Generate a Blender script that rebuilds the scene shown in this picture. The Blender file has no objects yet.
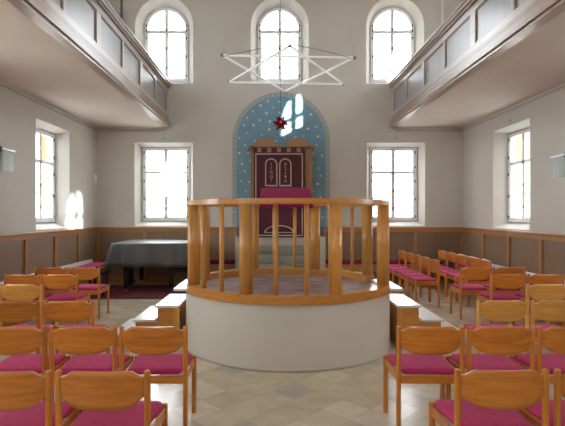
import bpy, bmesh, math, random
from mathutils import Vector, Matrix
random.seed(7)
PI = math.pi
S = bpy.context.scene
COL = S.collection

# ------------------------------------------------------------------ materials
def new_mat(name):
    m = bpy.data.materials.new(name); m.use_nodes = True
    nt = m.node_tree
    return m, nt, nt.nodes['Principled BSDF']

def simple(name, col, rough=0.5, metal=0.0, coat=0.0, spec=0.5, noise=0.0, nscale=8.0, bump=0.0, bscale=60, sheen=0.0):
    m, nt, b = new_mat(name)
    b.inputs['Base Color'].default_value = (*col, 1)
    b.inputs['Roughness'].default_value = rough
    b.inputs['Metallic'].default_value = metal
    b.inputs['Coat Weight'].default_value = coat
    b.inputs['Coat Roughness'].default_value = 0.15
    b.inputs['Specular IOR Level'].default_value = spec
    b.inputs['Sheen Weight'].default_value = sheen
    tc = nt.nodes.new('ShaderNodeTexCoord')
    if noise > 0:
        n = nt.nodes.new('ShaderNodeTexNoise'); n.inputs['Scale'].default_value = nscale; n.inputs['Detail'].default_value = 4
        nt.links.new(tc.outputs['Object'], n.inputs['Vector'])
        r = nt.nodes.new('ShaderNodeMapRange')
        r.inputs['From Min'].default_value = .3; r.inputs['From Max'].default_value = .7
        r.inputs['To Min'].default_value = 1 - noise; r.inputs['To Max'].default_value = 1 + noise
        nt.links.new(n.outputs['Fac'], r.inputs['Value'])
        v = nt.nodes.new('ShaderNodeVectorMath'); v.operation = 'SCALE'
        v.inputs[0].default_value = col
        nt.links.new(r.outputs[0], v.inputs['Scale'])
        nt.links.new(v.outputs[0], b.inputs['Base Color'])
    if bump > 0:
        n2 = nt.nodes.new('ShaderNodeTexNoise'); n2.inputs['Scale'].default_value = bscale; n2.inputs['Detail'].default_value = 3
        nt.links.new(tc.outputs['Object'], n2.inputs['Vector'])
        bp = nt.nodes.new('ShaderNodeBump'); bp.inputs['Strength'].default_value = bump; bp.inputs['Distance'].default_value = .01
        nt.links.new(n2.outputs['Fac'], bp.inputs['Height'])
        nt.links.new(bp.outputs[0], b.inputs['Normal'])
    return m

def wood(name, c1, c2, rough=.35, coat=.3, axis='X', sc=1.0):
    """stretched noise grain along the given object axis"""
    m, nt, b = new_mat(name)
    tc = nt.nodes.new('ShaderNodeTexCoord'); mp = nt.nodes.new('ShaderNodeMapping')
    s = {'X': (1.5, 22, 22), 'Y': (22, 1.5, 22), 'Z': (22, 22, 1.5)}[axis]
    mp.inputs['Scale'].default_value = [q * sc for q in s]
    oi = nt.nodes.new('ShaderNodeObjectInfo')
    add = nt.nodes.new('ShaderNodeVectorMath'); add.operation = 'ADD'
    cmb = nt.nodes.new('ShaderNodeCombineXYZ')
    mul = nt.nodes.new('ShaderNodeMath'); mul.operation = 'MULTIPLY'; mul.inputs[1].default_value = 7.0
    nt.links.new(oi.outputs['Random'], mul.inputs[0])
    for k in range(3): nt.links.new(mul.outputs[0], cmb.inputs[k])
    nt.links.new(tc.outputs['Object'], add.inputs[0]); nt.links.new(cmb.outputs[0], add.inputs[1])
    nt.links.new(add.outputs[0], mp.inputs['Vector'])
    n = nt.nodes.new('ShaderNodeTexNoise'); n.inputs['Scale'].default_value = 1.6; n.inputs['Detail'].default_value = 5; n.inputs['Distortion'].default_value = .4
    nt.links.new(mp.outputs[0], n.inputs['Vector'])
    cr = nt.nodes.new('ShaderNodeValToRGB')
    cr.color_ramp.elements[0].position = .32; cr.color_ramp.elements[0].color = (*c1, 1)
    cr.color_ramp.elements[1].position = .68; cr.color_ramp.elements[1].color = (*c2, 1)
    nt.links.new(n.outputs['Fac'], cr.inputs['Fac'])
    hv = nt.nodes.new('ShaderNodeHueSaturation')
    mr = nt.nodes.new('ShaderNodeMapRange'); mr.inputs['To Min'].default_value = .88; mr.inputs['To Max'].default_value = 1.14
    nt.links.new(oi.outputs['Random'], mr.inputs['Value']); nt.links.new(mr.outputs[0], hv.inputs['Value'])
    nt.links.new(cr.outputs[0], hv.inputs['Color']); nt.links.new(hv.outputs[0], b.inputs['Base Color'])
    b.inputs['Roughness'].default_value = rough
    b.inputs['Coat Weight'].default_value = coat; b.inputs['Coat Roughness'].default_value = .2
    return m

M = {}
M['beech']   = wood('beech', (.50, .155, .016), (.64, .235, .030), .34, .35, 'X')
M['beechz']  = wood('beech_upright', (.50, .155, .016), (.64, .235, .030), .34, .35, 'Z')
M['pale']    = wood('lit_beech', (.70, .33, .065), (.82, .44, .10), .34, .35, 'X')  # copy of the beech with light brightened into its colour
M['palez']   = wood('lit_beech_upright', (.70, .33, .065), (.82, .44, .10), .34, .35, 'Z')
M['oak']     = wood('bimah_wood', (.56, .25, .05), (.70, .36, .085), .33, .3, 'Z')
M['oakx']    = wood('bimah_rail_wood', (.52, .215, .04), (.64, .295, .065), .33, .3, 'X')
M['trim']    = wood('wainscot_frame_wood', (.38, .18, .055), (.48, .24, .08), .42, .15, 'X')
M['trimz']   = wood('wainscot_stile_wood', (.38, .18, .055), (.48, .24, .08), .42, .15, 'Z')
M['panel']   = wood('wainscot_panel_wood', (.225, .155, .10), (.255, .18, .118), .38, .2, 'Z', .5)
M['gal']     = wood('gallery_frame_wood', (.42, .36, .335), (.50, .44, .41), .30, 1, 'Y', .6)
M['galp']    = wood('gallery_panel_sky_sheen', (.25, .25, .28), (.31, .31, .34), .28, 1, 'Z', .5)  # bluish sky reflection mixed into the base colour
M['galtop']  = wood('gallery_moulding_wood', (.22, .125, .075), (.30, .185, .12), .32, .9, 'Y', .6)
for q in ('gal', 'galp', 'galtop'):
    _b = M[q].node_tree.nodes['Principled BSDF']; _b.inputs['Coat IOR'].default_value = 1.7; _b.inputs['Coat Roughness'].default_value = .3
M['plaster'] = simple('plaster', (.60, .575, .53), .85, noise=.035, nscale=1.3, bump=.12, bscale=40)
M['soffit']  = simple('soffit_plaster', (.66, .58, .51), .9, noise=.05, nscale=.8)
M['ceil']    = simple('ceiling_plaster', (.7, .67, .62), .9)
M['bimbase'] = simple('bimah_plaster', (.60, .56, .48), .75, noise=.05, nscale=1.2, bump=.1, bscale=30)
M['white']   = simple('white_paint', (.90, .91, .92), .4)
M['hinge']   = simple('dark_iron', (.03, .03, .03), .4, metal=.6)
M['pink']    = simple('magenta_fabric', (.50, .04, .145), .9, spec=.2, sheen=.08, noise=.08, nscale=30, bump=.3, bscale=300)
M['pinkc']   = simple('magenta_cloth', (.30, .018, .09), .9, spec=.15)
M['maroon']  = simple('maroon_velvet', (.085, .008, .020), .8, sheen=.3, noise=.15, nscale=6)
M['gold']    = simple('cream_embroidery', (.55, .42, .33), .7)
M['rug']     = simple('dark_red_carpet', (.11, .010, .018), .95, noise=.25, nscale=40)
M['cover']   = simple('charcoal_piano_cover', (.055, .06, .068), .42, spec=1.0, sheen=.2, noise=.1, nscale=3)
M['black']   = simple('black_lacquer', (.012, .012, .013), .25, coat=.6)
M['brass']   = simple('brass', (.7, .45, .15), .3, metal=1)
M['steel']   = simple('brushed_metal', (.6, .6, .6), .35, metal=1)
M['dark']    = simple('dark_metal', (.06, .055, .05), .4, metal=.5)
M['tread']   = simple('polished_step_top', (.86, .86, .85), .32, spec=.9, coat=.5)
M['stone']   = simple('grey_stone_step', (.27, .265, .225), .6, noise=.1, nscale=5)
M['plinth']  = simple('plinth_plaster', (.5, .47, .41), .8, noise=.05)
M['tube']    = simple('white_tube', (.86, .88, .90), .25, coat=.4)
M['tube'].node_tree.nodes['Principled BSDF'].inputs['Emission Color'].default_value = (.9, .95, 1, 1); M['tube'].node_tree.nodes['Principled BSDF'].inputs['Emission Strength'].default_value = .22
M['blue']    = simple('painted_blue', (.19, .35, .46), .8, noise=.07, nscale=2.5)
M['band']    = simple('painted_border', (.42, .46, .44), .8)
M['ringp']   = simple('painted_rings', (.25, .33, .31), .8)
M['arkw']    = wood('ark_wood', (.30, .145, .06), (.38, .195, .085), .5, .1, 'Z')
M['dull']    = simple('dull_gold_braid', (.27, .19, .125), .8)
M['dkred']   = simple('deep_red_cushion', (.20, .012, .04), .85, spec=.2)
M['star']    = simple('gilded_stars', (.80, .72, .45), .5)
M['redstar'] = simple('dark_red_glass', (.16, .008, .014), .15, coat=.8)
M['yellow']  = simple('ochre_render', (.17, .085, .028), .9, noise=.05)
M['cream']   = simple('cream_render', (.30, .24, .15), .9)
M['roof']    = simple('clay_roof', (.30, .10, .05), .9)
M['ground']  = simple('outside_gravel', (.42, .42, .40), .95)
M['rod']     = simple('shaded_rod', (.10, .10, .11), .4)  # left gallery rod, shadow darkened into its colour
M['rodlit']    = simple('sunlit_rod', (.8, .8, .8), .4)  # right gallery rod, sunlight whitened into its colour
M['cord']    = simple('dark_cord', (.20, .10, .09), .7)
M['linea']   = simple('painted_line', (.38, .35, .31), .85)
M['tip'] = simple('grey_cap', (.22, .22, .23), .4)

# patterned bimah carpet
m, nt, b = new_mat('bimah_carpet')
tc = nt.nodes.new('ShaderNodeTexCoord'); n = nt.nodes.new('ShaderNodeTexNoise'); n.inputs['Scale'].default_value = 5; n.inputs['Detail'].default_value = 6
nt.links.new(tc.outputs['Object'], n.inputs['Vector'])
cr = nt.nodes.new('ShaderNodeValToRGB'); cr.color_ramp.elements[0].position = .38; cr.color_ramp.elements[1].position = .62
cr.color_ramp.elements[0].color = (.19, .11, .11, 1); cr.color_ramp.elements[1].color = (.36, .31, .31, 1)
nt.links.new(n.outputs['Fac'], cr.inputs['Fac']); nt.links.new(cr.outputs[0], b.inputs['Base Color']); b.inputs['Roughness'].default_value = .9
b.inputs['Roughness'].default_value = .35; b.inputs['Coat Weight'].default_value = .3
M['bcarpet'] = m

# red lamp core (lit)
m, nt, b = new_mat('glowing_red_core'); b.inputs['Base Color'].default_value = (.5, .01, .03, 1)
b.inputs['Emission Color'].default_value = (.9, .02, .06, 1); b.inputs['Emission Strength'].default_value = .45
M['core'] = m

# window glass / frosted shade glass: mostly see-through with a sheen
def glass(name, col, refl, rough=.02):
    m = bpy.data.materials.new(name); m.use_nodes = True; nt = m.node_tree; nt.nodes.clear()
    o = nt.nodes.new('ShaderNodeOutputMaterial'); t = nt.nodes.new('ShaderNodeBsdfTransparent'); g = nt.nodes.new('ShaderNodeBsdfGlossy')
    mx = nt.nodes.new('ShaderNodeMixShader'); mx.inputs[0].default_value = refl
    t.inputs[0].default_value = (*col, 1); g.inputs['Roughness'].default_value = rough
    nt.links.new(t.outputs[0], mx.inputs[1]); nt.links.new(g.outputs[0], mx.inputs[2]); nt.links.new(mx.outputs[0], o.inputs[0])
    return m
M['glass'] = glass('window_glass', (.97, .98, .98), .05)
m = bpy.data.materials.new('frosted_glass'); m.use_nodes = True; nt = m.node_tree; nt.nodes.clear()
o = nt.nodes.new('ShaderNodeOutputMaterial'); t = nt.nodes.new('ShaderNodeBsdfTransparent'); g = nt.nodes.new('ShaderNodeBsdfPrincipled')
g.inputs['Base Color'].default_value = (.50, .60, .58, 1); g.inputs['Roughness'].default_value = .25
mx = nt.nodes.new('ShaderNodeMixShader'); mx.inputs[0].default_value = .4
nt.links.new(t.outputs[0], mx.inputs[1]); nt.links.new(g.outputs[0], mx.inputs[2]); nt.links.new(mx.outputs[0], o.inputs[0])
M['shade'] = m

# floor: diagonal stone tiles
m, nt, b = new_mat('floor_tiles')
L = nt.links.new
tc = nt.nodes.new('ShaderNodeTexCoord'); mp = nt.nodes.new('ShaderNodeMapping')
mp.inputs['Rotation'].default_value = (0, 0, PI / 4); mp.inputs['Scale'].default_value = (1 / .29, 1 / .29, 1)
L(tc.outputs['Object'], mp.inputs['Vector'])
fl = nt.nodes.new('ShaderNodeVectorMath'); fl.operation = 'FLOOR'; L(mp.outputs[0], fl.inputs[0])
wn = nt.nodes.new('ShaderNodeTexWhiteNoise'); wn.noise_dimensions = '2D'; L(fl.outputs[0], wn.inputs['Vector'])
cr = nt.nodes.new('ShaderNodeValToRGB'); cr.color_ramp.interpolation = 'CONSTANT'
E = cr.color_ramp.elements
E[0].position = 0; E[0].color = (.60, .52, .385, 1)
E[1].position = .30; E[1].color = (.67, .59, .45, 1)
for p, c in ((.55, (.57, .485, .355, 1)), (.72, (.63, .56, .445, 1)), (.86, (.48, .44, .38, 1)), (.93, (.55, .46, .33, 1))):
    e = E.new(p); e.color = c
L(wn.outputs['Value'], cr.inputs['Fac'])
n = nt.nodes.new('ShaderNodeTexNoise'); n.inputs['Scale'].default_value = 6; n.inputs['Detail'].default_value = 6; L(tc.outputs['Object'], n.inputs['Vector'])
mr = nt.nodes.new('ShaderNodeMapRange'); mr.inputs['From Min'].default_value = .3; mr.inputs['From Max'].default_value = .7; mr.inputs['To Min'].default_value = .9; mr.inputs['To Max'].default_value = 1.08
L(n.outputs['Fac'], mr.inputs['Value'])
vs = nt.nodes.new('ShaderNodeVectorMath'); vs.operation = 'SCALE'; L(cr.outputs[0], vs.inputs[0]); L(mr.outputs[0], vs.inputs['Scale'])
fr = nt.nodes.new('ShaderNodeVectorMath'); fr.operation = 'FRACTION'; L(mp.outputs[0], fr.inputs[0])
sp = nt.nodes.new('ShaderNodeSeparateXYZ'); L(fr.outputs[0], sp.inputs[0])
def edge(out):
    a = nt.nodes.new('ShaderNodeMath'); a.operation = 'SUBTRACT'; a.inputs[1].default_value = .5; L(out, a.inputs[0])
    c = nt.nodes.new('ShaderNodeMath'); c.operation = 'ABSOLUTE'; L(a.outputs[0], c.inputs[0]); return c.outputs[0]
mxm = nt.nodes.new('ShaderNodeMath'); mxm.operation = 'MAXIMUM'; L(edge(sp.outputs[0]), mxm.inputs[0]); L(edge(sp.outputs[1]), mxm.inputs[1])
gt = nt.nodes.new('ShaderNodeMath'); gt.operation = 'GREATER_THAN'; gt.inputs[1].default_value = .49; L(mxm.outputs[0], gt.inputs[0])
mc = nt.nodes.new('ShaderNodeMix'); mc.data_type = 'RGBA'; L(gt.outputs[0], mc.inputs[0]); L(vs.outputs[0], mc.inputs[6]); mc.inputs[7].default_value = (.46, .41, .33, 1)
L(mc.outputs[2], b.inputs['Base Color'])
b.inputs['Roughness'].default_value = .21; b.inputs['Specular IOR Level'].default_value = .75
bp = nt.nodes.new('ShaderNodeBump'); bp.inputs['Strength'].default_value = .06; bp.inputs['Distance'].default_value = .02
n3 = nt.nodes.new('ShaderNodeTexNoise'); n3.inputs['Scale'].default_value = 3; L(tc.outputs['Object'], n3.inputs['Vector']); L(n3.outputs['Fac'], bp.inputs['Height']); L(bp.outputs[0], b.inputs['Normal'])
M['floor'] = m

# ------------------------------------------------------------------ mesh helpers
def bm_new(): return bmesh.new()
def box(bm, x0, x1, y0, y1, z0, z1, bev=0.0):
    r = bmesh.ops.create_cube(bm, size=1.0)
    vs = r['verts']
    for v in vs:
        v.co = Vector(((x0 + x1) / 2 + v.co.x * (x1 - x0), (y0 + y1) / 2 + v.co.y * (y1 - y0), (z0 + z1) / 2 + v.co.z * (z1 - z0)))
    if bev > 0:
        es = list({e for v in vs for e in v.link_edges})
        bmesh.ops.bevel(bm, geom=es, offset=bev, segments=2, affect='EDGES', profile=.5)
    return bm
def tube(bm, pts, r, n=12, r2=None):
    """round bar through points"""
    pts = [Vector(p) for p in pts]; rings = []
    k = len(pts)
    for i, p in enumerate(pts):
        d = (pts[min(i + 1, k - 1)] - pts[max(i - 1, 0)]).normalized()
        up = Vector((0, 0, 1)) if abs(d.z) < .9 else Vector((1, 0, 0))
        a = d.cross(up).normalized(); c = d.cross(a)
        rr = r if r2 is None else r + (r2 - r) * i / (k - 1)
        rings.append([bm.verts.new(p + (a * math.cos(2 * PI * j / n) + c * math.sin(2 * PI * j / n)) * rr) for j in range(n)])
    for i in range(k - 1):
        for j in range(n):
            f = bm.faces.new((rings[i][j], rings[i][(j + 1) % n], rings[i + 1][(j + 1) % n], rings[i + 1][j])); f.smooth = True
    bm.faces.new(rings[0][::-1]); bm.faces.new(rings[-1])
    return bm
def post(bm, x, y, z0, z1, r, n=16, dome=True):
    prof = [(r * .92, z0), (r, z0 + r * .2)] + [(r, z1 - r * .55), (r * .9, z1 - r * .25), (r * .62, z1 - r * .06), (r * .25, z1)] if dome else [(r, z0), (r, z1)]
    lathe(bm, x, y, prof, n); return bm
def lathe(bm, x, y, prof, n=32, closed=True):
    rings = [[bm.verts.new((x + rr * math.cos(2 * PI * j / n), y + rr * math.sin(2 * PI * j / n), z)) for j in range(n)] for rr, z in prof]
    for i in range(len(rings) - 1):
        for j in range(n):
            f = bm.faces.new((rings[i][j], rings[i][(j + 1) % n], rings[i + 1][(j + 1) % n], rings[i + 1][j])); f.smooth = True
    if closed:
        bm.faces.new(rings[0][::-1]); bm.faces.new(rings[-1])
    return bm
def arcring(bm, cx, cy, r0, r1, z0, z1, a0, a1, n=48):
    """rectangular section swept along an arc (angles in degrees from +x)"""
    full = abs(a1 - a0) >= 359.9
    rings = []
    for i in range(n if full else n + 1):
        a = math.radians(a0 + (a1 - a0) * i / n); c, s = math.cos(a), math.sin(a)
        rings.append([bm.verts.new((cx + r * c, cy + r * s, z)) for r, z in ((r0, z0), (r1, z0), (r1, z1), (r0, z1))])
    m_ = len(rings)
    for i in range(m_ if full else m_ - 1):
        A, B = rings[i], rings[(i + 1) % m_]
        for j in range(4): bm.faces.new((A[j], B[j], B[(j + 1) % 4], A[(j + 1) % 4]))
    if not full: bm.faces.new(rings[0]); bm.faces.new(rings[-1][::-1])
    return bm
def prism(bm, pts, t0, t1, plane='XZ'):
    """closed outline extruded; plane XZ extrudes in y, YZ in x, XY in z"""
    def P(a, b, t): return {'XZ': (a, t, b), 'YZ': (t, a, b), 'XY': (a, b, t)}[plane]
    A = [bm.verts.new(P(a, b, t0)) for a, b in pts]; B = [bm.verts.new(P(a, b, t1)) for a, b in pts]
    n = len(pts)
    bm.faces.new(A); bm.faces.new(B[::-1])
    for i in range(n): bm.faces.new((A[i], B[i], B[(i + 1) % n], A[(i + 1) % n]))
    return bm
def strip(bm, outer, inner, t0, t1, plane='XZ', closed=False):
    """frame between two outlines of the same length"""
    def P(a, b, t): return {'XZ': (a, t, b), 'YZ': (t, a, b), 'XY': (a, b, t)}[plane]
    n = len(outer)
    V = [[bm.verts.new(P(*q, t)) for q in o] for o in (outer, inner) for t in (t0, t1)]  # o0,o1,i0,i1
    for i in range(n if closed else n - 1):
        j = (i + 1) % n
        for A, B in ((0, 1), (1, 3), (3, 2), (2, 0)):
            bm.faces.new((V[A][i], V[A][j], V[B][j], V[B][i]))
    if not closed:
        for i in (0, n - 1): bm.faces.new((V[0][i], V[1][i], V[3][i], V[2][i]))
    return bm
def obj(name, bm, mat, parent=None, loc=None, smooth=False):
    bmesh.ops.recalc_face_normals(bm, faces=bm.faces)
    me = bpy.data.meshes.new(name); bm.to_mesh(me); bm.free()
    if smooth:
        for p in me.polygons: p.use_smooth = True
    o = bpy.data.objects.new(name, me); COL.objects.link(o)
    if mat: me.materials.append(M[mat] if isinstance(mat, str) else mat)
    if parent: o.parent = parent
    if loc: o.location = loc
    return o
def tag(o, label, cat, group=None):
    o['label'] = label; o['category'] = cat
    if group: o['group'] = group
    return o
def thing(name, label, cat, loc=(0, 0, 0), rz=0, group=None):
    o = bpy.data.objects.new(name, None); COL.objects.link(o); o.location = loc; o.rotation_euler = (0, 0, rz)
    return tag(o, label, cat, group)
def struct(name, bm, mat, smooth=False):
    o = obj(name, bm, mat, smooth=smooth); o['kind'] = 'structure'; return o
def sempty(name, loc=(0, 0, 0), rz=0):
    o = bpy.data.objects.new(name, None); COL.objects.link(o); o.location = loc; o.rotation_euler = (0, 0, rz); o['kind'] = 'structure'; return o
def dup(root, loc, rz, label, group=None):
    r = root.copy(); COL.objects.link(r); r.location = loc; r.rotation_euler = (0, 0, rz); r['label'] = label
    if group: r['group'] = group
    for ch in list(root.children):
        c = ch.copy(); COL.objects.link(c); c.parent = r
        for g in ch.children:
            d = g.copy(); COL.objects.link(d); d.parent = c
    return r

# ------------------------------------------------------------------ room dimensions (metres); camera stands at y = 0
HW = 4.37        # half width
YB = 11.19       # back wall
Y0 = -4.2        # wall behind the camera
ZC = 7.7         # ceiling
TH = 0.42        # wall thickness
RD = 0.30        # depth of the window frame in the reveal

# ---- window openings: outline functions in a (u, z) plane
def rect_pts(u, w, z0, z1): return [(u - w / 2, z0), (u + w / 2, z0), (u + w / 2, z1), (u - w / 2, z1)]
def arch_pts(u, w, z0, ztop, n=20):
    r = w / 2; zc = ztop - r
    return [(u - r, z0), (u + r, z0)] + [(u + r * math.cos(PI * i / n), zc + r * math.sin(PI * i / n)) for i in range(n + 1)]
LOW = dict(w=1.15, z0=1.46, z1=3.23, W=1.39, Z0=1.335, Z1=3.32, arch=False)
UPP = dict(w=1.06, z0=4.83, z1=6.65, W=1.38, Z0=4.73, Z1=6.80, arch=True)
def outl(k, u, big):
    w, a, c = (k['W'], k['Z0'], k['Z1']) if big else (k['w'], k['z0'], k['z1'])
    return arch_pts(u, w, a, c) if k['arch'] else rect_pts(u, w, a, c)

def cutter(k, u, inner, outward, plane):
    """splayed opening; inner = coordinate of the room-side face, outward = +-1"""
    bm = bm_new()
    def P(a, b, t): return (a, t, b) if plane == 'XZ' else (t, a, b)
    lv = [(True, -.05), (True, 0.0), (False, RD), (False, TH + .05)]
    rings = [[bm.verts.new(P(a, b, inner + outward * t)) for a, b in outl(k, u, big)] for big, t in lv]
    n = len(rings[0])
    for i in range(len(rings) - 1):
        for j in range(n): bm.faces.new((rings[i][j], rings[i][(j + 1) % n], rings[i + 1][(j + 1) % n], rings[i + 1][j]))
    bm.faces.new(rings[0][::-1]); bm.faces.new(rings[-1])
    bmesh.ops.recalc_face_normals(bm, faces=bm.faces)
    me = bpy.data.meshes.new('cut'); bm.to_mesh(me); bm.free()
    o = bpy.data.objects.new('cut', me); COL.objects.link(o); return o

def wall_with_openings(name, bm, cuts):
    w = struct(name, bm, 'plaster')
    for c in cuts:
        md = w.modifiers.new('b', 'BOOLEAN'); md.operation = 'DIFFERENCE'; md.solver = 'EXACT'; md.object = c
    bpy.context.view_layer.update()
    dg = bpy.context.evaluated_depsgraph_get()
    me = bpy.data.meshes.new_from_object(w.evaluated_get(dg))
    w.modifiers.clear(); w.data = me
    for c in cuts: bpy.data.objects.remove(c)
    return w

WY = (9.01, 5.21, 1.41, -2.39)      # window centres along the side walls
WX = (-2.765, 2.765)
bm = bm_new(); box(bm, -HW - TH, HW + TH, YB, YB + TH, -.02, ZC)
wall_with_openings('wall_back', bm, [cutter(LOW, x, YB, 1, 'XZ') for x in WX] + [cutter(UPP, x, YB, 1, 'XZ') for x in (-2.755, 0, 2.745)])
bm = bm_new(); box(bm, -HW - TH, -HW, Y0, YB, -.02, ZC)
wall_with_openings('wall_left', bm, [cutter(k, y, -HW, -1, 'YZ') for y in WY for k in (LOW, UPP)])
bm = bm_new(); box(bm, HW, HW + TH, Y0, YB, -.02, ZC)
wall_with_openings('wall_right', bm, [cutter(k, y, HW, 1, 'YZ') for y in WY for k in (LOW, UPP)])
FX = (-2.765, 0, 2.765)  # unseen windows added behind the camera to light surfaces facing it
bm = bm_new(); box(bm, -HW - TH, HW + TH, Y0 - TH, Y0, -.02, ZC)
wall_with_openings('wall_front', bm, [cutter(k, x, Y0, -1, 'XZ') for x in FX for k in (UPP,)])
bm = bm_new(); box(bm, -HW - TH, HW + TH, Y0 - TH, YB + TH, -.3, 0); struct('floor', bm, 'floor')
bm = bm_new(); box(bm, -HW - TH, HW + TH, Y0 - TH, YB + TH, ZC, ZC + .3); struct('ceiling', bm, 'ceil')

# ---- windows.  local frame: x along the wall, y outward, z up
def window_frame_mesh(k):
    bm = bm_new(); o = outl(k, 0, False)
    fw = .07
    kk = dict(k); w = k['w'] - 2 * fw
    inn = arch_pts(0, w, k['z0'] + fw, k['z1'] - fw) if k['arch'] else rect_pts(0, w, k['z0'] + fw, k['z1'] - fw)
    strip(bm, o, inn, -.05, .05, 'XZ', True)
    return bm
def sash_mesh(k):
    bm = bm_new(); w = k['w'] / 2
    box(bm, -.042, .042, -.045, .045, k['z0'] + .03, k['z1'] - .04)      # mullion
    if k['arch']:
        box(bm, -w + .03, w - .03, -.043, .043, 6.02, 6.09)            # transom
    else:
        box(bm, -w + .03, w - .03, -.043, .043, 2.60, 2.66)
        box(bm, -w + .05, w - .05, -.02, .02, 2.005, 2.03)             # thin glazing bar
    # slim sash edges beside the mullion and frame
    zt = k['z1'] - (w if k['arch'] else .05)
    for s in (-1, 1):
        box(bm, s * (w - .075) - .016, s * (w - .075) + .016, -.03, .03, k['z0'] + .05, zt)
        box(bm, -w + .06, w - .06, -.03, .03, k['z0'] + .05, k['z0'] + .09)
    return bm
def make_window(k):
    root = sempty('window_1')
    fr = obj('window_frame', window_frame_mesh(k), 'white', root)
    obj('sash', sash_mesh(k), 'white', root)
    bm = bm_new(); w = k['w'] - .08
    prism(bm, arch_pts(0, w, k['z0'] + .04, k['z1'] - .04) if k['arch'] else rect_pts(0, w, k['z0'] + .04, k['z1'] - .04), .012, .016, 'XZ')
    obj('pane', bm, 'glass', root)
    zs = (4.98, 5.45, 5.9, 6.08, 6.2) if k['arch'] else (1.56, 1.98, 2.42, 2.76, 3.12)
    for z in zs:
        for s in (-1, 1):
            b2 = bm_new(); x = s * (k['w'] / 2 - .045); box(b2, x - .011, x + .011, -.066, -.05, z - .028, z + .028, .003)
            obj('hinge', b2, 'hinge', root)
    for z in zs[:3]:
        b2 = bm_new(); box(b2, -.012, .012, -.06, -.045, z - .03 + .2, z + .03 + .2, .003); obj('latch', b2, 'hinge', root)
    return root
def copy_struct(root, name, loc, rz):
    r = root.copy(); r.name = name; COL.objects.link(r); r.location = loc; r.rotation_euler = (0, 0, rz)
    for ch in list(root.children):
        c = ch.copy(); COL.objects.link(c); c.parent = r
    return r
wl = make_window(LOW); wu = make_window(UPP)
wl.location = (WX[0], YB + RD, 0); wl.name = 'window_1'
wu.location = (-2.755, YB + RD, 0); wu.name = 'window_2'
num = 3
copy_struct(wl, 'window_%d' % num, (WX[1], YB + RD, 0), 0); num += 1
for x in (0, 2.745): copy_struct(wu, 'window_%d' % num, (x, YB + RD, 0), 0); num += 1
for y in WY:
    for proto in (wl, wu):
        copy_struct(proto, 'window_%d' % num, (-HW - RD, y, 0), PI / 2); num += 1
        copy_struct(proto, 'window_%d' % num, (HW + RD, y, 0), -PI / 2); num += 1

for x in FX:
    copy_struct(wu, 'window_%d' % num, (x, Y0 - RD, 0), PI); num += 1
# daylight portals in the openings (guide sky light only)
def portal(loc, rot, w, h):
    l = bpy.data.lights.new('daylight_portal', 'AREA'); l.shape = 'RECTANGLE'; l.size = w; l.size_y = h
    l.cycles.is_portal = True
    o = bpy.data.objects.new('daylight_portal', l); COL.objects.link(o); o.location = loc; o.rotation_euler = rot
for x in WX: portal((x, YB + TH + .02, 2.345), (-PI / 2, 0, 0), 1.2, 1.8)
for x in (-2.755, 0, 2.745): portal((x, YB + TH + .02, 5.74), (-PI / 2, 0, 0), 1.1, 1.9)
for x in FX:
    for z, h in ((5.74, 1.9),): portal((x, Y0 - TH - .02, z), (PI / 2, 0, 0), 1.15, h)
for y in WY:
    for s in (-1, 1):
        for z, h in ((2.345, 1.8), (5.74, 1.9)):
            portal((s * (HW + TH + .02), y, z), (0, PI / 2 * s, 0), h, 1.15)

# ---- wainscot: local x along wall (0..length), y toward the room = negative
tn = 1
def wainscot(loc, rz, length, stiles, stile_w=.075):
    global tn
    root = sempty('trim_%d' % tn, loc, rz); tn += 1
    bm = bm_new(); box(bm, 0, length, -.05, 0, 1.19, 1.27); box(bm, 0, length, -.085, 0, 1.27, 1.31, .008); obj('top_rail', bm, 'trim', root)
    bm = bm_new(); box(bm, 0, length, -.05, 0, 0, .14); obj('bottom_rail', bm, 'trim', root)
    bm = bm_new(); box(bm, 0, length, -.02, 0, .14, 1.19); obj('panelling', bm, 'panel', root)
    for s in stiles:
        bm = bm_new(); box(bm, max(0, s - stile_w / 2), min(length, s + stile_w / 2), -.05, -.02, .14, 1.19); obj('stile', bm, 'trimz', root)
    return root
wainscot((-HW, YB, 0), 0, HW - 1.02, [.04, 1.16, 2.31, 3.31])
wainscot((1.02, YB, 0), 0, HW - 1.02, [.04, 1.04, 2.19, 3.31])
ys = [YB - .04 - 1.08 * i for i in range(14)]
# left wall: local x runs +y  => rotate so local y (outward) is -x
wainscot((-HW, Y0, 0), PI / 2, YB - Y0 - .001, [y - Y0 for y in ys if y > Y0])
wainscot((HW, YB, 0), -PI / 2, YB - Y0 - .001, [YB - y for y in ys if y > Y0])

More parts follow.
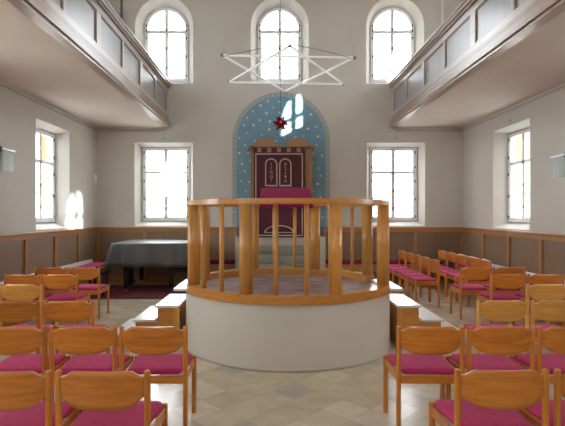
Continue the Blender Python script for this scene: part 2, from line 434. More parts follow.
# cornice bead under the galleries and painted ornaments over the windows
def beadline(p0, p1, name):
    global tn
    bm = bm_new(); p0 = Vector(p0); p1 = Vector(p1); d = p1 - p0; L_ = d.length; n = int(L_ / .11)
    tube(bm, [p0 + Vector((0, 0, .03)), p1 + Vector((0, 0, .03))], .007, 6)
    for i in range(n):
        p = p0 + d * (i + .5) / n; s = .011
        bmesh.ops.create_icosphere(bm, subdivisions=1, radius=s, matrix=Matrix.Translation(p))
    struct('trim_%d' % tn, bm, 'linea'); tn += 1
beadline((-HW + .006, Y0 + .1, 3.585), (-HW + .006, YB - .02, 3.585), 'l')
beadline((HW - .006, Y0 + .1, 3.585), (HW - .006, YB - .02, 3.585), 'r')
beadline((-HW + .03, YB - .006, 3.585), (-2.72, YB - .006, 3.585), 'bl')
beadline((2.72, YB - .006, 3.585), (HW - .03, YB - .006, 3.585), 'br')
def ornament(f):
    global tn
    bm = bm_new()
    for pts in ([(-.035, 0), (.035, 0), (0, .05)], [(-.075, 0), (-.045, 0), (-.06, .022)], [(.045, 0), (.075, 0), (.06, .022)], [(-.008, .055), (.008, .055), (0, .085)]):
        prism(bm, pts, -.004, .0, 'XZ')
    o = struct('trim_%d' % tn, bm, 'linea'); tn += 1; f(o)
for x in WX: ornament(lambda o: setattr(o, 'location', (x, YB, 3.40)))
def _pl(o): o.location = (-HW, 9.01, 3.40); o.rotation_euler = (0, 0, PI / 2)
def _pr(o): o.location = (HW, 9.01, 3.40); o.rotation_euler = (0, 0, -PI / 2)
ornament(_pl); ornament(_pr)

# ------------------------------------------------------------------ galleries
def gallery(s, label):
    """s=-1 left, +1 right; parapet faces the nave"""
    g = thing('gallery', label, 'balcony', (s * HW, Y0, 3.67), 0, 'side galleries')
    ox, oy, oz = s * HW, Y0, 3.67
    def B(x0, x1, y0, y1, z0, z1, bm=None, bev=0):
        bm = bm or bm_new(); a, b = sorted((s * x0 - ox, s * x1 - ox)); return box(bm, a, b, y0 - oy, y1 - oy, z0 - oz, z1 - oz, bev)
    e = .003
    obj('soffit_slab', B(2.72, HW - e, Y0 + e, YB - e, 3.67, 3.86), 'soffit', g)
    # stepped cornice under the parapet
    bm = B(2.61, 2.74, Y0 + e, YB - e, 3.665, 3.70); B(2.585, 2.74, Y0 + e, YB - e, 3.70, 3.755, bm, .01); B(2.60, 2.74, Y0 + e, YB - e, 3.755, 3.80, bm); B(2.635, 2.74, Y0 + e, YB - e, 3.80, 3.87, bm, .01); B(2.65, 2.74, Y0 + e, YB - e, 3.87, 3.93, bm)
    obj('cornice', bm, 'galtop', g)
    # parapet rails and stiles
    bm = B(2.665, 2.74, Y0 + e, YB - e, 3.93, 4.03); obj('lower_rail', bm, 'gal', g)
    bm = B(2.665, 2.74, Y0 + e, YB - e, 4.50, 4.60); obj('upper_rail', bm, 'gal', g)
    bm = B(2.63, 2.76, Y0 + e, YB - e, 4.60, 4.635, None); B(2.60, 2.78, Y0 + e, YB - e, 4.635, 4.69, bm, .012); B(2.585, 2.80, Y0 + e, YB - e, 4.69, 4.735, bm, .014)
    obj('handrail', bm, 'galtop', g)
    y = YB - e; i = 0
    edges = []
    while y > Y0 + .3:
        w = .17 if i % 2 == 0 else .075
        c = YB - .06 - 1.105 * i
        if c - w / 2 < Y0: break
        a0, a1 = c - w / 2, min(YB - e, c + w / 2)
        obj('stile', B(2.665, 2.74, a0, a1, 4.03, 4.50), 'gal', g)
        edges.append((a0, a1)); i += 1
    for (a0, a1), (b0, b1) in zip(edges, edges[1:]):
        bm = B(2.69, 2.72, b1, a0, 4.03, 4.50)
        for q in ((b1, b1 + .022, 4.03, 4.50), (a0 - .022, a0, 4.03, 4.50), (b1 + .022, a0 - .022, 4.03, 4.052), (b1 + .022, a0 - .022, 4.478, 4.50)):
            pass
        p = obj('panel', bm, 'galp', g)
        bm = bm_new()
        for q in ((b1, b1 + .02, 4.03, 4.50), (a0 - .02, a0, 4.03, 4.50), (b1 + .02, a0 - .02, 4.03, 4.05), (b1 + .02, a0 - .02, 4.48, 4.50)):
            B(2.678, 2.69, q[0], q[1], q[2], q[3], bm)
        obj('panel_moulding', bm, 'galtop', p)
    return g
gallery(-1, 'left-hand gallery balcony with brown timber-panelled parapet and plaster underside')
gallery(1, 'right-hand gallery balcony with brown timber-panelled parapet and plaster underside')
bm = bm_new(); tube(bm, [(-3.73, YB - .12, 3.86), (-3.73, YB - .12, ZC - .01)], .028, 12)
tag(obj('support_rod', bm, 'rod'), 'vertical rod coloured as if in shadow, rising behind the left gallery parapet', 'pole')
bm = bm_new(); tube(bm, [(3.83, YB - .12, 3.86), (3.83, YB - .12, ZC - .01)], .028, 12)
tag(obj('support_rod', bm, 'rodlit'), 'vertical rod coloured as if sunlit, rising behind the right gallery parapet', 'pole')

# ------------------------------------------------------------------ bimah
BX, BY, BR = 0.0, 6.12, 1.286
bim = thing('bimah', 'round bimah platform with wooden railing on a curved pale plaster base', 'platform', (BX, BY, 0))
bm = bm_new(); lathe(bm, 0, 0, [(BR + .03, 0), (BR + .03, .025), (BR + .012, .04), (BR + .008, .68)], 96); obj('base', bm, 'bimbase', bim)
bm = bm_new(); lathe(bm, 0, 0, [(BR - .09, .679), (BR - .09, .69)], 64); obj('carpet', bm, 'bcarpet', bim)
GA = 20       # half-width of the side entrances in degrees
for a0, a1 in ((GA, 180 - GA), (180 + GA, 360 - GA)):
    bm = bm_new(); arcring(bm, 0, 0, BR - .105, BR + .02, .68, .775, a0, a1, 64); obj('floor_ring', bm, 'oakx', bim)
bm = bm_new(); arcring(bm, 0, 0, BR - .095, BR + .012, 1.725, 1.785, 0, 360, 96)
bmesh.ops.bevel(bm, geom=[e for e in bm.edges if abs(e.verts[0].co.z - e.verts[1].co.z) < 1e-5 and abs(e.verts[0].co.xy.length - e.verts[1].co.xy.length) < 1e-4], offset=.012, segments=2, affect='EDGES')
obj('top_rail', bm, 'oakx', bim)
RC = BR - .055
for k in range(8):
    t = math.radians(22.5 + 45 * k)
    x, y = RC * math.sin(t), -RC * math.cos(t)
    bm = bm_new(); z0 = .775 if abs(abs(math.sin(t)) - .924) > .2 or True else .69
    lathe(bm, 0, 0, [(.074, 0), (.074, 1.725 - z0)], 24); obj('column', bm, 'oak', bim, (x, y, z0))
for k in range(8):
    if k in (1, 5): continue      # segments centred on +-90 degrees stay open for the steps
    c = 0 + 45 * k
    if abs(math.sin(math.radians(c))) > .99: continue
    for dlt in (-7.5, 7.5):
        t = math.radians(c + dlt); x, y = RC * math.sin(t), -RC * math.cos(t)
        bm = bm_new(); lathe(bm, 0, 0, [(.026, 0), (.026, .95)], 16); obj('baluster', bm, 'oak', bim, (x, y, .775))
# thresholds at both entrances
for s in (-1, 1):
    bm = bm_new(); a, b_ = sorted((s * 1.18, s * 1.40)); box(bm, a, b_, -.40, .40, .681, .715, .008); obj('threshold', bm, 'tread', bim)
for k in (1, 5):
    pass
# steps on either side
def steps(s, label):
    t = thing('step_block', label, 'steps', (s * 1.62, BY, 0), 0, 'wooden steps up to the bimah')
    yf, yb = -.42, .42
    for i, (xe, z) in enumerate(((1.62, .51), (1.89, .34), (2.16, .17))):
        xi = 1.325 if i == 0 else (1.62, 1.89)[i - 1] - .035
        a, b_ = sorted((s * (xi - 1.62), s * (xe - .03 - 1.62)))
        bm = bm_new(); box(bm, a, b_, yf + .02, yb - .02, 0, z - .03, .003); obj('riser_box', bm, 'oakx', t)
        a, b_ = sorted((s * (xi - 1.62 + (.036 if i else 0)), s * (xe - 1.62)))
        bm = bm_new(); box(bm, a, b_, yf, yb, z - .03, z, .005); obj('tread', bm, 'tread', t)
    # upright cover strip where the block meets the plinth
    a, b_ = sorted((s * (1.325 - 1.62), s * (1.40 - 1.62))); bm = bm_new(); box(bm, a, b_, yf + .008, yf + .02, 0, .48); obj('cover_strip', bm, 'oak', t)
steps(-1, 'wooden steps with shiny pale treads leading up to the left side of the bimah')
steps(1, 'wooden steps with shiny pale treads leading up to the right side of the bimah')

# reading desk fixed on the rear rail
desk = thing('reading_desk', 'sloping reading desk under a magenta cloth on the rear railing of the bimah', 'lectern', (0.02, 7.36, 1.785))
bm = bm_new(); prism(bm, [(-.22, .002), (.24, .002), (.24, .22), (.20, .22), (-.22, .03)], -.36, .36, 'YZ'); obj('desk_box', bm, 'oakx', desk)
bm = bm_new(); n = 24
top = []
for i in range(n + 1):
    u = -1 + 2 * i / n
    sag = .004 * math.sin(i * 1.9)
    top.append([(-.40 * 1 * -u * -1 * 1.0 + 0, 0, 0)])
def cloth_row(pts): return pts
rows = []
prof = [(-.275, -.085), (-.268, -.03), (-.262, .03), (-.245, .045), (0, .145), (.22, .238), (.262, .240), (.270, .20), (.272, .10)]
for j, (yy, zz) in enumerate(prof):
    r = []
    for i in range(n + 1):
        u = -1 + 2 * i / n; hw = .395 if j > 3 else .405
        dz = -.012 * (abs(u) ** 6) + (.010 * math.sin(u * 7) if j == 0 else 0)
        r.append(bm.verts.new((u * hw, yy, zz + dz)))
    rows.append(r)
for j in range(len(rows) - 1):
    for i in range(n): f = bm.faces.new((rows[j][i], rows[j][i + 1], rows[j + 1][i + 1], rows[j + 1][i])); f.smooth = True
cl = obj('desk_cloth', bm, 'pinkc', None, (0.02, 7.36, 1.80)); md = cl.modifiers.new('s', 'SOLIDIFY'); md.thickness = .008; md.offset = 1
tag(cl, 'magenta cloth spread over the sloping reading desk', 'cloth')

# ------------------------------------------------------------------ ark wall painting
def arch_out(r, zc, z0, n=40): return [(-r, z0), (r, z0)] + [(r * math.cos(PI * i / n), zc + r * math.sin(PI * i / n)) for i in range(n + 1)]
paint = thing('wall_painting', 'light blue painted arch with scattered gold stars and ringed border on the back wall', 'wall painting', (0.03, YB, 0))
bm = bm_new(); prism(bm, arch_out(1.06, 3.36, 1.101), -.006, -.0005, 'XZ'); obj('blue_field', bm, 'blue', paint)
def arch_line(r, zc, z0, n=40): return [(r, z0)] + [(r * math.cos(PI * i / n), zc + r * math.sin(PI * i / n)) for i in range(n + 1)] + [(-r, z0)]
bm = bm_new(); strip(bm, arch_line(1.165, 3.36, 1.32), arch_line(1.06, 3.36, 1.32), -.004, -.0005, 'XZ'); obj('border', bm, 'band', paint)
bm = bm_new()
def flat_ring(cx, cz, r, w, y0, y1, n=12):
    o = [(cx + r * math.cos(2 * PI * i / n), cz + r * math.sin(2 * PI * i / n)) for i in range(n)]
    q = [(cx + (r - w) * math.cos(2 * PI * i / n), cz + (r - w) * math.sin(2 * PI * i / n)) for i in range(n)]
    strip(bm, o, q, y0, y1, 'XZ', True)
rm = 1.112
for i in range(27):
    a = PI * (i + .5) / 27; bm = bm_new(); flat_ring(0, 0, .042, .014, -.007, -.004); obj('painted_ring', bm, 'ringp', paint, (rm * math.cos(a), 0, 3.36 + rm * math.sin(a)))
z = 3.29
while z > 1.4:
    for s in (-1, 1): bm = bm_new(); flat_ring(0, 0, .042, .014, -.007, -.004); obj('painted_ring', bm, 'ringp', paint, (s * rm, 0, z))
    z -= .13
rs = random.Random(5); placed = []
def star5(cx, cz, r, rot):
    pts = [(cx + (r if i % 2 == 0 else r * .5) * math.cos(rot + PI * i / 5), cz + (r if i % 2 == 0 else r * .5) * math.sin(rot + PI * i / 5)) for i in range(10)]
    bm = bm_new(); prism(bm, [(a - cx, b_ - cz) for a, b_ in pts], -.009, -.006, 'XZ'); obj('gold_star', bm, 'star', paint, (cx, 0, cz))
for _ in range(6000):
    x = rs.uniform(-1.0, 1.0); z = rs.uniform(1.45, 4.38)
    if z > 3.36 and math.hypot(x, z - 3.36) > 1.0: continue
    if abs(x) < .72 and z < 3.15: continue
    if all(math.hypot(x - a, z - b) > .185 for a, b in placed):
        placed.append((x, z)); star5(x, z, rs.choice((.030, .034, .042)), rs.random())

# plinth and stone steps under the ark
YA = 10.60      # ark front
bm = bm_new(); box(bm, -1.015, 1.015, YA - .03, YB - .001, 0, 1.10, .006)
struct('ark_plinth', bm, 'plinth')
st = thing('stone_steps', 'grey stone steps rising behind the bimah to the ark', 'steps', (0, 9.6, 0))
for i in range(5):
    bm = bm_new(); box(bm, -.66, .66, -.02 + .18 * i, YA - .032 - 9.6, .183 * i, .183 * (i + 1), .006); obj('step', bm, 'stone', st)

# the ark
ark = thing('torah_ark', 'wooden ark cabinet with double-lobed top standing against the starry blue arch', 'cabinet', (.03, YA, 1.10))
bm = bm_new(); box(bm, -.70, .70, .16, .56, 0, 2.0); obj('cabinet_body', bm, 'arkw', ark)
for a, b_ in ((-.70, -.60), (.52, .70)):
    bm = bm_new(); box(bm, a, b_, 0, .16, 0, 1.99, .01); obj('jamb', bm, 'arkw', ark)
bm = bm_new(); box(bm, -.60, .52, 0, .12, 1.90, 1.99); obj('lintel', bm, 'arkw', ark)
bm = bm_new(); box(bm, -.745, .745, -.05, .56, 1.99, 2.035, .01); box(bm, -.725, .725, -.03, .56, 2.035, 2.06, .008); obj('entablature', bm, 'arkw', ark)
bm = bm_new()
pts = [(-.73, 2.06)]
def lobe(c, w, h, n=16): return [(c - w * math.cos(PI * i / n), 2.075 + h * math.sin(PI * i / n) ** .8) for i in range(n + 1)]
left = lobe(-.37, .235, .155); right = lobe(.37, .235, .155)
pts = [(-.73, 2.06), (-.70, 2.075)] + left + right + [(.70, 2.075), (.73, 2.06)]
prism(bm, pts, -.02, .10, 'XZ'); obj('lobed_crest', bm, 'arkw', ark)

# curtain
cur = thing('ark_curtain', 'dark maroon velvet curtain embroidered with two tablets hanging in front of the ark', 'curtain', (-.03, YA - .062, 0))
bm = bm_new(); n = 60; x0, x1 = -.565, .565; zt, zb = 3.00, 1.10
rows = []
for j in range(9):
    z = zt + (zb - zt) * j / 8
    rows.append([bm.verts.new((x0 + (x1 - x0) * i / n, -.012 - .008 * math.sin(i * .62) * (j / 8), z)) for i in range(n + 1)])
for j in range(8):
    for i in range(n): f = bm.faces.new((rows[j][i], rows[j][i + 1], rows[j + 1][i + 1], rows[j + 1][i])); f.smooth = True
o = obj('curtain_cloth', bm, 'maroon', cur); md = o.modifiers.new('s', 'SOLIDIFY'); md.thickness = .006
# valance with square tabs
bm = bm_new(); box(bm, -.58, .58, -.035, -.022, 2.985, 3.115); obj('valance', bm, 'maroon', cur)
bm = bm_new()
for i in range(5):
    xc = -.44 + i * .22; box(bm, xc - .045, xc + .045, -.041, -.036, 3.00, 3.10)
obj('gold_tab', bm, 'dull', cur)
# embroidered border
bm = bm_new(); o_ = [(-.53, 1.13), (.53, 1.13), (.53, 2.975), (-.53, 2.975)]; i_ = [(-.508, 1.155), (.508, 1.155), (.508, 2.95), (-.508, 2.95)]
strip(bm, o_, i_, -.034, -.029, 'XZ', True); obj('embroidered_border', bm, 'gold', cur)
def tab_outline(c, w, z0, z1, n=16):
    r = w / 2; return [(c - r, z0), (c + r, z0)] + [(c + r * math.cos(PI * i / n), z1 - r + r * math.sin(PI * i / n)) for i in range(n + 1)]
for c in (-.175, .14):
    bm = bm_new(); strip(bm, tab_outline(c, .275, 2.24, 2.865), tab_outline(c, .225, 2.27, 2.84), -.036, -.030, 'XZ', True); obj('embroidered_tablet', bm, 'gold', cur)
bm = bm_new()
arcp = lambda r, h: [(r * math.cos(PI * i / 20), 1.21 + h * math.sin(PI * i / 20)) for i in range(21)]
strip(bm, arcp(.33, .16), arcp(.30, .14), -.036, -.030, 'XZ'); box(bm, -.33, .33, -.036, -.03, 1.20, 1.215); obj('embroidered_arc', bm, 'gold', cur)
# Hebrew letters, five to a tablet
def letter(ch, x, z, size):
    cu = bpy.data.curves.new('hebrew_letter', 'FONT'); cu.body = ch; cu.size = size; cu.extrude = .002; cu.align_x = 'CENTER'; cu.align_y = 'CENTER'
    t = bpy.data.objects.new('hebrew_letter', cu); COL.objects.link(t)
    bpy.context.view_layer.update(); dg = bpy.context.evaluated_depsgraph_get()
    me = bpy.data.meshes.new_from_object(t.evaluated_get(dg)); bpy.data.objects.remove(t)
    o = bpy.data.objects.new('hebrew_letter', me); COL.objects.link(o); me.materials.append(M['gold'])
    o.parent = cur; o.location = (x, -.034, z); o.rotation_euler = (PI / 2, 0, 0)
for c, s in ((.14, '\u05d0\u05d1\u05d2\u05d3\u05d4'), (-.175, '\u05d5\u05d6\u05d7\u05d8\u05d9')):
    for i, ch in enumerate(s): letter(ch, c, 2.735 - i * .095, .11)
bm = bm_new(); tube(bm, [(-.64, -.0, 3.14), (.60, -.0, 3.14)], .010, 10)
for q in (-.65, .61): bmesh.ops.create_uvsphere(bm, u_segments=12, v_segments=8, radius=.024, matrix=Matrix.Translation((q, 0, 3.14)))
r_ = obj('curtain_rod', bm, 'dark', None, (0.03, YA - .092, -.03)); tag(r_, 'dark curtain rod with ball ends across the top of the ark', 'curtain rod')

# ------------------------------------------------------------------ hanging lights
# red many-pointed star lamp
rl = thing('star_lamp', 'dark red many-pointed star lamp hanging in front of the blue arch', 'lamp', (0, 10.35, 3.62))
bm = bm_new(); bmesh.ops.create_icosphere(bm, subdivisions=1, radius=.105)
for f in list(bm.faces):
    c = f.calc_center_median(); nrm = c.normalized()
    tip = bm.verts.new(nrm * .185); vs = list(f.verts); bm.faces.remove(f)
    for i in range(3): bm.faces.new((vs[i], vs[(i + 1) % 3], tip))
obj('star_body', bm, 'redstar', rl)
bm = bm_new(); bmesh.ops.create_icosphere(bm, subdivisions=2, radius=.028, matrix=Matrix.Translation((0, -.14, 0))); obj('lamp_core', bm, 'core', rl)
bm = bm_new(); tube(bm, [(0, 0, .1), (0, 0, ZC - 3.63)], .004, 6); obj('hanging_wire', bm, 'dark', rl)

# six-pointed star chandelier made of straight tubes
CX, CY, CZ = .0, 6.14, 3.49
ch = thing('chandelier', 'large white six-pointed star chandelier of straight tubes hung on wires', 'chandelier', (CX, CY, CZ))
R = .925
def hx(k): # k in degrees from the camera direction
    a = math.radians(k); x, y = R * math.sin(a), -R * math.cos(a)
    return Vector((x, y, -.030 * y / R + (.015 if x < 0 else -.015)))
tri = ([0, 120, 240], [60, 180, 300])
for q, t in enumerate(tri):
    P = [hx(a) + Vector((0, 0, .018 * (q * 2 - 1))) for a in t]
    for i in range(3):
        bm = bm_new(); tube(bm, [P[i], P[(i + 1) % 3]], .0135, 12); obj('tube', bm, 'tube', ch)
    for p in P:
        bm = bm_new(); bmesh.ops.create_uvsphere(bm, u_segments=12, v_segments=8, radius=.022, matrix=Matrix.Translation(p)); obj('tip', bm, 'tip', ch)
for a in range(0, 360, 60):
    p = hx(a); bm = bm_new(); tube(bm, [p, Vector((p.x * .25, p.y * .25, ZC - CZ - .01))], .0018, 6); obj('hanging_wire', bm, 'steel', ch)
bm = bm_new(); l_, n_, r3 = hx(-60), hx(0), hx(60)
for a, b_ in ((l_, n_), (n_, r3)):
    pts = [a.lerp(b_, i / 8) + Vector((0, 0, .012 * math.sin(PI * i / 8))) for i in range(9)]; tube(bm, pts, .0035, 6)
obj('feed_cable', bm, 'cord', ch)

# ------------------------------------------------------------------ wall lamps, sensor
def wall_lamp(s, label):
    t = thing('wall_lamp', label, 'wall lamp', (s * (HW), 7.29 if s < 0 else 7.36, 2.60 if s < 0 else 2.515), 0, 'frosted glass wall lamps')
    X = lambda a, b_: sorted((-s * a, -s * b_))
    a, b_ = X(0.0, .10); bm = bm_new(); box(bm, a, b_, -.25, -.18, -.045, .045, .005); obj('bracket', bm, 'dark', t)
    a, b_ = X(.06, .10); bm = bm_new(); box(bm, a, b_, -.24, .20, .0, .03, .004); obj('rail', bm, 'steel', t); a, b_ = X(0, .07); bm = bm_new(); box(bm, a, b_, -.02, .02, .002, .028, .003); obj('arm', bm, 'steel', t)
    a, b_ = X(.075, .083); bm = bm_new(); box(bm, a, b_, -.15, .15, -.32, .0); obj('glass_shade', bm, 'shade', t)
wall_lamp(-1, 'frosted glass plate lamp on a metal rail, on the left wall')
wall_lamp(1, 'frosted glass plate lamp on a metal rail, on the right wall')
bm = bm_new(); box(bm, -HW, -HW + .055, YB - .17, YB - .10, 2.36, 2.55, .008)
so = obj('motion_sensor', bm, 'white'); tag(so, 'small white sensor box high in the left back corner', 'sensor')
bm = bm_new(); box(bm, .055, .058, .02, .05, .05, .13); 

# ------------------------------------------------------------------ wall benches
def bench(x0, x1, y0, y1, back, label, name='wall_bench'):
    """back: 'L','R' or 'B' (side of the wall)"""
    t = thing(name, label, 'bench', ((x0 + x1) / 2, (y0 + y1) / 2, 0), 0, 'cushioned benches along the walls')
    ox, oy = (x0 + x1) / 2, (y0 + y1) / 2
    def B(a, b_, c, d, e, f, bev=0): return box(bm_new(), a - ox, b_ - ox, c - oy, d - oy, e, f, bev)
    obj('seat_board', B(x0, x1, y0, y1, .43, .47, .004), 'trim', t)
    i = .025
    if back == 'L':
        obj('front_board', B(x1 - .06, x1 - .03, y0 + .02, y1 - .02, 0, .43), 'trim', t); obj('back_ledge', B(x0, x0 + .07, y0, y1, .47, .61, .006), 'tread', t); obj('cushion', B(x0 + .072, x1 - .01, y0 + .01, y1 - .01, .47, .54, .02), 'pink', t)
        legs = [(x0 + .1, y) for y in (y0 + .05, y1 - .05)]
    elif back == 'R':
        obj('front_board', B(x0 + .03, x0 + .06, y0 + .02, y1 - .02, 0, .43), 'trim', t); obj('back_ledge', B(x1 - .07, x1, y0, y1, .47, .61, .006), 'tread', t); obj('cushion', B(x0 + .01, x1 - .072, y0 + .01, y1 - .01, .47, .54, .02), 'pink', t)
        legs = [(x1 - .1, y) for y in (y0 + .05, y1 - .05)]
    else:
        obj('front_board', B(x0 + .02, x1 - .02, y0 + .03, y0 + .06, .30, .43), 'trim', t); obj('cushion', B(x0 + .01, x1 - .01, y0 + .01, y1 - .01, .47, .54, .02), 'dkred', t)
        legs = [(x, y) for x in (x0 + .08, x1 - .08) for y in (y0 + .08, y1 - .05)]
    for x, y in legs: obj('leg', B(x - .03, x + .03, y - .03, y + .03, 0, .43), 'trimz', t)
bench(-HW + .088, -HW + .52, -1.2, 10.55, 'L', 'long wall bench with magenta cushion along the left wall')
bench(HW - .50, HW - .088, -1.2, 10.50, 'R', 'long wall bench with magenta cushion along the right wall')
bench(-1.95, -1.04, YB - .50, YB - .088, 'B', 'short bench with deep red cushion on back wall, left of the ark')
bench(1.04, 3.72, YB - .50, YB - .088, 'B', 'longer bench with deep red cushion on back wall, right of the ark')

# ------------------------------------------------------------------ rug and piano
bm = bm_new(); box(bm, -3.80, -1.10, 8.95, 10.62, 0.0005, .014, .004)
tag(obj('rug', bm, 'rug'), 'dark red carpet under the covered grand piano', 'rug')
PX, PY = -3.42, 10.34      # keyboard end (left), centre line; long axis to +x
pn = thing('grand_piano', 'black grand piano hidden under a charcoal cover, left of the bimah', 'piano', (PX, PY, .014))
def piano_outline(g=0.0):
    pts = [(0 - g, -.72 - g), (.95, -.72 - g), (1.45, -.66 - g), (1.72 + g, -.42), (1.78 + g, -.15), (1.70 + g, .12), (1.50, .30 + g), (1.25, .42 + g), (1.0, .60 + g), (.7, .71 + g), (0 - g, .72 + g)]
    return pts
bm = bm_new(); prism(bm, piano_outline(), .62, .97, 'XY'); box(bm, -.20, .02, -.70, .70, .60, .76, .01); obj('case', bm, 'black', pn)
bm = bm_new(); prism(bm, piano_outline(.015), .972, .992, 'XY'); obj('lid', bm, 'black', pn)
for x, y in ((.20, -.60), (.20, .60), (1.45, -.25)):
    bm = bm_new(); lathe(bm, 0, 0, [(.030, .06), (.045, .12), (.05, .3), (.06, .55), (.085, .57), (.085, .62)], 16)
    lg = obj('leg', bm, 'black', pn, (x, y, 0))
    bm = bm_new(); lathe(bm, 0, 0, [(.012, 0), (.028, .012), (.028, .045), (.012, .06)], 12); obj('caster', bm, 'brass', lg)
ly = bm_new(); box(ly, .10, .16, -.10, -.07, .12, .62); box(ly, .10, .16, .07, .10, .12, .62); box(ly, .06, .18, -.16, .16, .06, .13, .008); lo = obj('pedal_lyre', ly, 'black', pn)
for y in (-.08, 0, .08):
    bm = bm_new(); box(bm, -.04, .08, y - .015, y + .015, .08, .095, .003); obj('pedal', bm, 'brass', lo)
# cover
bm = bm_new()
def resample(pts, n):
    P = [Vector((a, b_)) for a, b_ in pts]; P.append(P[0]); Ls = [(P[i + 1] - P[i]).length for i in range(len(P) - 1)]; T = sum(Ls); out = []
    for k in range(n):
        d = T * k / n; i = 0
        while d > Ls[i]: d -= Ls[i]; i += 1
        out.append(P[i].lerp(P[i + 1], d / Ls[i]))
    return out
N = 160
o2 = resample(piano_outline(.03), N); cen = Vector((.8, 0))
levels = [(0, 1.004, .0), (.0, 1.004, .0), (.0, .998, .008), (.25, .975, .012), (.5, .90, .016), (.8, .78, .022), (1.0, .62, .03), (1.1, .52, .034)]
rings = []
for li, (amp, z, gout) in enumerate(levels):
    ring = []
    for k, p in enumerate(o2):
        d = (p - cen).normalized(); wv = .022 * amp * math.sin(k * 2 * PI / N * 19 + math.sin(k * .13) * 2)
        q = p + d * (gout + wv)
        if p.x < .35 and abs(p.x + .03) < .12 and z < .98:   # cover spreads over the key shelf
            q.x -= .12 * min(1, (1.0 - z) / .45)
        zz = z + (.018 * math.sin(k * .35) if li >= 6 else 0)
        if p.x < .02 and abs(p.y) < .70 and li >= 6: zz += .0
        if li == 0: q = p + (cen - p) * .03; 
        ring.append(bm.verts.new((q.x, q.y, zz)))
    rings.append(ring)
for a, b_ in zip(rings, rings[1:]):
    for k in range(N): f = bm.faces.new((a[k], a[(k + 1) % N], b_[(k + 1) % N], b_[k])); f.smooth = True
inner = rings[0]
bm.faces.new(inner)
cv = obj('piano_cover', bm, 'cover', None, (PX, PY, .014)); md = cv.modifiers.new('s', 'SOLIDIFY'); md.thickness = .004; md.offset = 1
tag(cv, 'charcoal grey cloth cover draped over the grand piano', 'cover')
def piano_bench(x, y, w, d, h, label, z=.014):
    t = thing('piano_bench', label, 'bench', (x, y, z))
    bm = bm_new(); box(bm, -w / 2, w / 2, -d / 2, d / 2, h - .07, h, .012); obj('seat', bm, 'black', t)
    for sx in (-1, 1):
        for sy in (-1, 1):
            bm = bm_new(); box(bm, sx * (w / 2 - .04) - .018, sx * (w / 2 - .04) + .018, sy * (d / 2 - .04) - .018, sy * (d / 2 - .04) + .018, 0, h - .07, .003); obj('leg', bm, 'black', t)
piano_bench(-3.66, 9.42, .34, .34, .47, 'low black stool at the left front corner of the covered piano')
piano_bench(-1.95 - .25, 10.38, .50, .34, .40, 'low black bench beneath the right end of the piano cover')

# ------------------------------------------------------------------ chairs
def cushion_bm(wr, wf, d, z0, z1):
    """trapezoid cushion, rear edge at y=0"""
    bm = bm_new()
    def outline(inset):
        c = [(-wr / 2 + inset, inset), (wr / 2 - inset, inset), (wf / 2 - inset, d - inset), (-wf / 2 + inset, d - inset)]
        rr = .045; out = []
        for i in range(4):
            p = Vector(c[i]); a = Vector(c[i - 1]); b_ = Vector(c[(i + 1) % 4]); u = (a - p).normalized(); v = (b_ - p).normalized()
            for t in range(6):
                t /= 5; out.append((p + u * rr) * (1 - t) ** 2 + p * 2 * t * (1 - t) + (p + v * rr) * t * t)
        return out
    prof = [(.012, z0), (.0, z0 + .012), (.0, z1 - .022), (.008, z1 - .008), (.03, z1 - .001), (.09, z1 + .004)]
    rings = [[bm.verts.new((p.x, p.y, z)) for p in outline(i)] for i, z in prof]
    n = len(rings[0])
    for a, b_ in zip(rings, rings[1:]):
        for k in range(n): f = bm.faces.new((a[k], a[(k + 1) % n], b_[(k + 1) % n], b_[k])); f.smooth = True
    bm.faces.new(rings[0][::-1]); f = bm.faces.new(rings[-1]); f.smooth = True
    return bm
def smooth01(t): t = max(0, min(1, t)); return t * t * (3 - 2 * t)
def backrest_bm():
    bm = bm_new(); nu, nv = 36, 8; hw = .222; th = .014
    def pt(u, v, side):
        a = abs(u)
        top = .772 + .029 * smooth01((.93 - a) / .26)
        bot = .664 - .008 * smooth01((1 - a) / .1) - .056 * (1 - min(1, a / .93) ** 4.0)
        z = bot + (top - bot) * v
        y = -.030 * (1 - a ** 2.2) - .003 + (th / 2 if side else -th / 2)
        return (u * hw, y, z)
    G = [[[bm.verts.new(pt(-1 + 2 * i / nu, j / nv, s)) for j in range(nv + 1)] for i in range(nu + 1)] for s in (0, 1)]
    for s in (0, 1):
        for i in range(nu):
            for j in range(nv): f = bm.faces.new((G[s][i][j], G[s][i + 1][j], G[s][i + 1][j + 1], G[s][i][j + 1])); f.smooth = True
    for i in range(nu):
        for j in (0, nv): bm.faces.new((G[0][i][j], G[0][i + 1][j], G[1][i + 1][j], G[1][i][j]))
    for j in range(nv):
        for i in (0, nu): bm.faces.new((G[0][i][j], G[0][i][j + 1], G[1][i][j + 1], G[1][i][j]))
    return bm
def make_chair(wx, wz):
    t = thing('chair', 'x', 'chair')
    r = .0175; hx_ = .233; D = .40
    obj('seat', cushion_bm(.40, .455, .40, .437, .485), 'pink', t, (0, .012, 0))
    obj('backrest', backrest_bm(), wx, t)
    for s in (-1, 1):
        bm = bm_new(); post(bm, s * hx_, 0, 0, .80, r); obj('leg', bm, wz, t)
        bm = bm_new(); post(bm, s * hx_, D, 0, .465, r * 1.08); obj('leg', bm, wz, t)
        bm = bm_new(); box(bm, s * (hx_ - .004) - .010, s * (hx_ - .004) + .010, .010, D - .012, .385, .445, .003); obj('side_rail', bm, wz, t)
    for y in (0, D):
        bm = bm_new(); box(bm, -hx_ + .012, hx_ - .012, y - .010, y + .010, .380, .437, .003); obj('cross_rail', bm, wx, t)
    return t
CH = make_chair('beech', 'beechz'); CP = make_chair('pale', 'palez'); used = {}
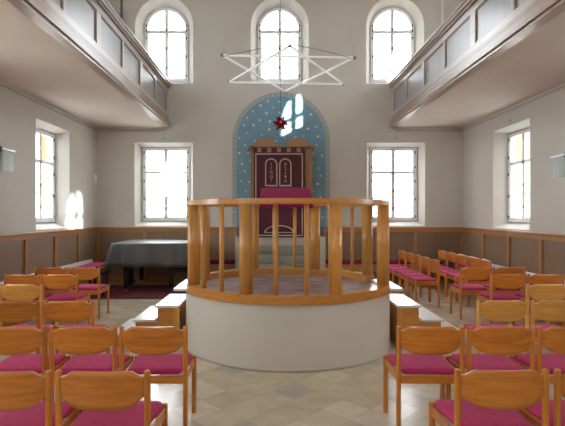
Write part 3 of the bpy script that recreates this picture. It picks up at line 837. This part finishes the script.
def chair(xl, y, rz, label, group, pale=False):
    """xl = world x of the chair centre"""
    p = CP if pale else CH
    if id(p) not in used:
        used[id(p)] = 1; p.location = (xl, y, 0); p.rotation_euler = (0, 0, rz); p['label'] = label; p['group'] = group; return p
    return dup(p, (xl, y, 0), rz, label, group)
OFF = -.21
rowword = ['first', 'second', 'third', 'fourth', 'fifth', 'sixth']
GL, GR = 'chairs left of the aisle facing the ark', 'chairs right of the aisle facing the ark'
LEFT = [(2.47, [-.883, -1.40]), (3.44, [-.86, -1.374, -1.888]), (4.45, [-1.917, -2.44]), (5.50, [-2.925]), (6.40, [-2.87, -3.385]), (7.25, [-2.885, -3.40])]
RIGHT = [(2.49, [1.222, 1.75]), (3.44, [1.167, 1.682, 2.197]), (4.48, [2.21, 2.725]), (5.50, [3.235]), (6.42, [3.24, 3.755]), (7.25, [3.16, 3.675])]
posw = {1: ['the only one seen there'], 2: ['nearer the bimah side', 'nearer the side wall'], 3: ['at the aisle end', 'in the middle', 'farthest from the aisle']}
ordn = ['frontmost-in-picture', 'second', 'third', 'fourth', 'fifth', 'farthest']
rowdesc = ['in nearest row', 'in second nearest row', 'in third nearest row', 'in fourth nearest row', 'in fifth nearest row', 'in farthest row']
for side, rows_, grp in (('left', LEFT, GL), ('right', RIGHT, GR)):
    for i, (d, xs) in enumerate(rows_):
        for j, x in enumerate(xs):
            if len(xs) == 1: w = 'lone chair'
            elif len(xs) == 2: w = ('inner chair', 'outer chair')[j]
            else: w = ('aisle-end chair', 'middle chair', 'outermost chair')[j]
            chair(x + OFF, d, random.uniform(-.006, .006), f'magenta-seated wooden {w} {rowdesc[i]} of the {side} block', grp, pale=(i == 3) or (side == 'right' and i == 2))  # these rows take the beech with light in its colour
ys_ = [8.40, 8.915, 9.43, 9.945, 10.46]
cnt = ['nearest of five', 'second nearest of five', 'middle of five', 'second farthest of five', 'farthest of five']
for x, w, g in ((2.75, 'sideways row closer to bimah', 'sideways chairs closer to the bimah'), (3.66, 'sideways row closer to right wall', 'sideways chairs closer to the right wall')):
    for i, y in enumerate(ys_):
        if x > 3: y = y + .03
        chair(x - .04, y, PI / 2 + random.uniform(-.008, .008), f'chair facing the bimah, {cnt[i]}, {w}', g)

# ------------------------------------------------------------------ outside
bm = bm_new(); box(bm, -40, 40, -40, 60, -.9, -.4); struct('ground', bm, 'ground')
def house(x0, x1, y0, y1, h, hr, label):
    t = thing('house', label, 'building', ((x0 + x1) / 2, (y0 + y1) / 2, -.4))
    w, d = (x1 - x0) / 2, (y1 - y0) / 2
    bm = bm_new(); prism(bm, [(-w, 4.1), (w, 4.1), (w, h), (0, h + hr), (-w, h)], -d, d, 'XZ'); obj('upper_wall', bm, 'yellow', t); bm = bm_new(); box(bm, -w, w, -d, d, 0, 4.1); obj('lower_wall', bm, 'cream', t)
    bm = bm_new()
    for s in (-1, 1):
        prism(bm, [(0, h + hr + .02), (s * (w + .4), h + .02 - .4 * hr / w), (s * (w + .4), h + .2 - .4 * hr / w), (0, h + hr + .2)], -d - .3, d + .3, 'XZ')
    obj('roof', bm, 'roof', t)
t = thing('sun_blocker', 'added unseen flat-roofed sun blocker outside the right-hand windows', 'building', (13, -3, -.4))  # unseen block added to keep sun off the lower right windows
bm = bm_new(); box(bm, -4.5, 4.5, -9, 7.5, 0, 5.9); obj('wall', bm, 'yellow', t)
bm = bm_new(); box(bm, -4.8, 4.8, -9.3, 7.8, 5.9, 6.05); obj('roof', bm, 'roof', t)
house(-20, -9.6, 19.2, 33, 6.6, 3.0, 'yellow-ochre house with tiled roof seen through the left side window')
house(9.5, 18.5, 18.5, 31, 5.6, 3.2, 'yellow-ochre house with tiled roof seen through the right side window')

# ------------------------------------------------------------------ light, camera
w = bpy.data.worlds.new('sky'); S.world = w; w.use_nodes = True
bg = w.node_tree.nodes['Background']; bg.inputs[0].default_value = (.90, .95, 1.0, 1); bg.inputs[1].default_value = 13.0
sun = bpy.data.lights.new('sun', 'SUN'); sun.energy = 45; sun.angle = math.radians(.6); sun.color = (1, .95, .86)
so = bpy.data.objects.new('sun', sun); COL.objects.link(so)
so.rotation_euler = Vector((-4.35, 5.98, -2.15)).to_track_quat('-Z', 'Y').to_euler()

cam = bpy.data.cameras.new('camera'); co = bpy.data.objects.new('camera', cam); COL.objects.link(co); S.camera = co
co.location = (-.21, 0, 1.62); co.rotation_euler = (PI / 2, 0, 0)
cam.sensor_width = 36; cam.lens = 36 * 470 / 565
cam.shift_x = (282.5 - 271) / 565; cam.shift_y = -(213 - 214) / 565
cam.clip_start = .05; cam.clip_end = 200
vs_ = S.view_settings; vs_.view_transform = 'Standard'; vs_.look = 'None'; vs_.gamma = 1; vs_.exposure = 0.17; vs_.use_curve_mapping = False
S.cycles.max_bounces = 12; S.cycles.diffuse_bounces = 8; S.cycles.transparent_max_bounces = 12
S.cycles.sample_clamp_indirect = 10
